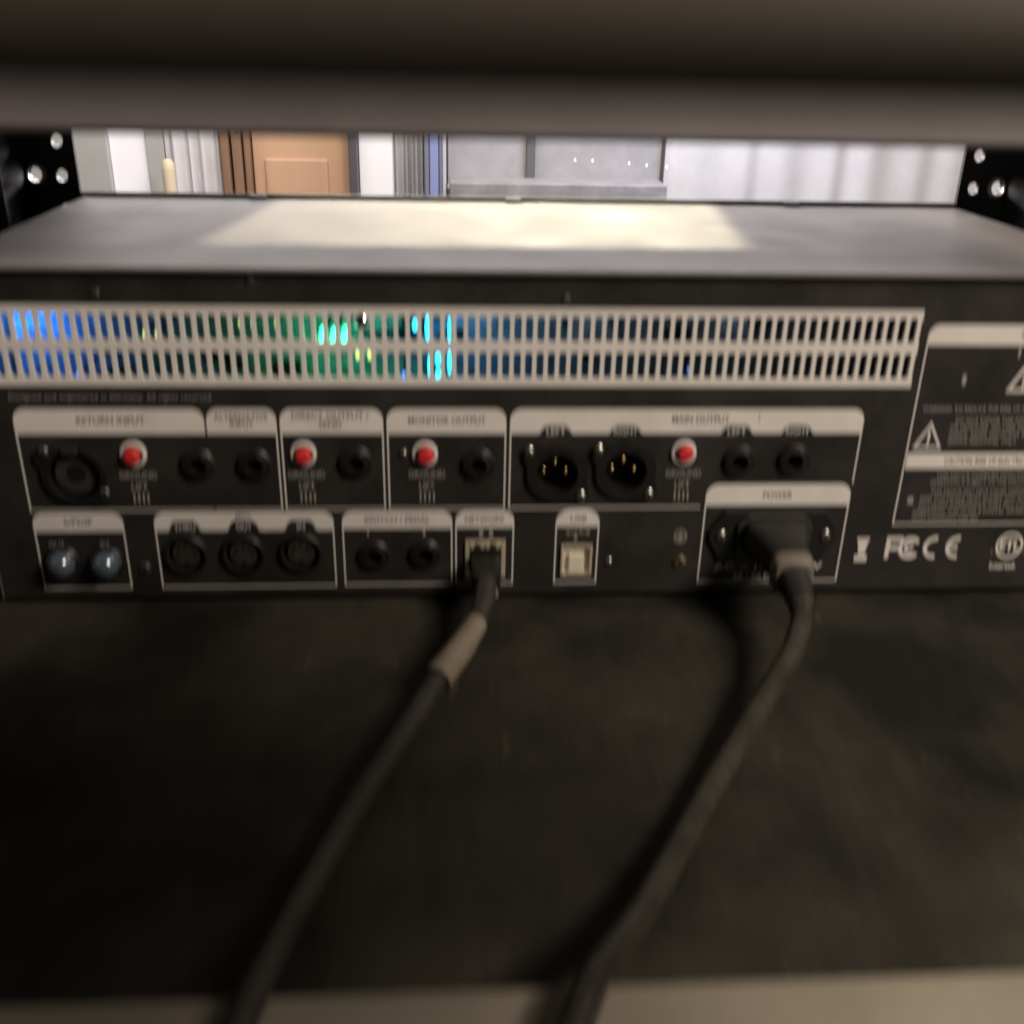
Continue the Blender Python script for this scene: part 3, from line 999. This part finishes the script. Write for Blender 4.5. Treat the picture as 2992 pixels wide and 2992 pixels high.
slab('grey_cupboard', 'greyp', 'pale grey cupboard side next to the left rack rail', 'cupboard', -800, -583)
slab('lit_window_blind', 'blind', 'bright white window blind between grey cupboard and curtain on the left', 'blind', -582, -519, 1570, 1598)
slab('door_frame', 'greyp', 'narrow grey door frame right of the left bright blind', 'door frame', -518, -486)
folds('striped_curtain', 'curtain', 'folded white curtain left of the orange wooden door', 'curtain', -484, -388, 9, 4, seed=3)
bm = bmesh.new()
lathe(bm, 0, 0, [(0, 11), (625, 11), (634, 10), (640, 7), (642, 2)], n=20)
bmesh.ops.rotate(bm, verts=bm.verts, cent=(0, 0, 0), matrix=Matrix.Rotation(math.radians(90), 3, 'X'))
cp = finish('candle_stand_in', bm, 'candle', smooth=40)  # rounded column added in place of a cream candle
cp.location = (-0.455, 1.45, ZB * MM)
tag(cp, 'short cream stand-in for a candle, standing before the folded white curtain', 'post')
for i, (x0, x1) in enumerate(((-386, -372), (-368, -352), (-349, -339))):
    slab('wooden_post', 'wood2', ('leftmost', 'middle', 'rightmost')[i] + ' of three brown wooden posts left of the orange door', 'post', x0, x1, 1540 + 8 * i, 1598, group='brown wooden posts')
dr = thing('wooden_door', 'orange wooden door with recessed panel behind the rack', 'door', (-252, 1580, ZB))
boxpart('door_leaf', 'wood', dr, -337, -168, 1575, 1598, ZB, ZT, bevel=2)
boxpart('door_panel', 'wood', dr, -316, -206, 1570, 1574.5, -700, -128, bevel=3)
boxpart('door_panel', 'wood', dr, -316, -206, 1570, 1574.5, -60, 800, bevel=3)
slab('dark_post', 'post', 'dark narrow post between orange door and bright blind', 'post', -166, -152, 1540, 1598)
slab('lit_window_blind', 'blind', 'bright white window blind right of the dark post', 'blind', -150, -90, 1570, 1598)
folds('striped_curtain', 'curtain', 'folded white curtain right of the middle bright blind', 'curtain', -88, -36, 8, 6, seed=9)
for i, (x0, x1, m_, lb) in enumerate(((-33, -25, 'book_d', 'dark narrow folder standing beside the white curtain'), (-24, -9, 'book_b', 'wide blue folder standing beside the dark folder'),
                                     (-8, -3, 'book_d', 'thin dark folder right of the wide blue folder'), (-2.4, 4, 'book_w', 'pale thin folder beside the grey window'))):
    slab('folder', m_, lb, 'folder', x0, x1, 1460, 1598, -420, 40, group='folders beside the window')
wn = thing('night_window', 'grey window with middle post and pale sill behind the rack', 'window', (200, 1590, -400))
boxpart('window_pane', 'glass', wn, 8, 148, 1588, 1594, -168, 800)
boxpart('window_pane', 'glass', wn, 164, 395, 1588, 1594, -168, 800)
boxpart('window_post', 'frame', wn, 148.2, 163.8, 1572, 1598, -168, 800, bevel=2)
boxpart('window_sill', 'sillp', wn, 6, 396, 1530, 1599, -182, -168.3, bevel=2)
boxpart('lower_wall', 'frame', wn, 6, 396, 1560, 1599, ZB, -182.3)
slab('low_cabinet', 'frame2', 'low grey cabinet in front of the grey window', 'cabinet', 10, 380, 1440, 1520, ZB, -148)
for i, (x, z) in enumerate(((215, -104.6), (243.9, -105), (304.8, -108.2), (334.1, -111.1), (368, -113.1))):
    o = part('fairy_light', 'bulb', None, lambda bm: lathe(bm, x, z, [(1398, 0.4), (1398.8, 1.2), (1400, 1.6), (1401.2, 1.2), (1402, 0.4)], n=12), smooth=60)
    tag(o, ('first', 'second', 'third', 'fourth', 'fifth')[i] + ' from the left of five tiny warm lights before the grey window', 'fairy light', 'fairy lights')
folds('long_curtain', 'cream', 'wide pale curtain right of the grey window', 'curtain', 397, 1120, 4.5, 9, seed=5)
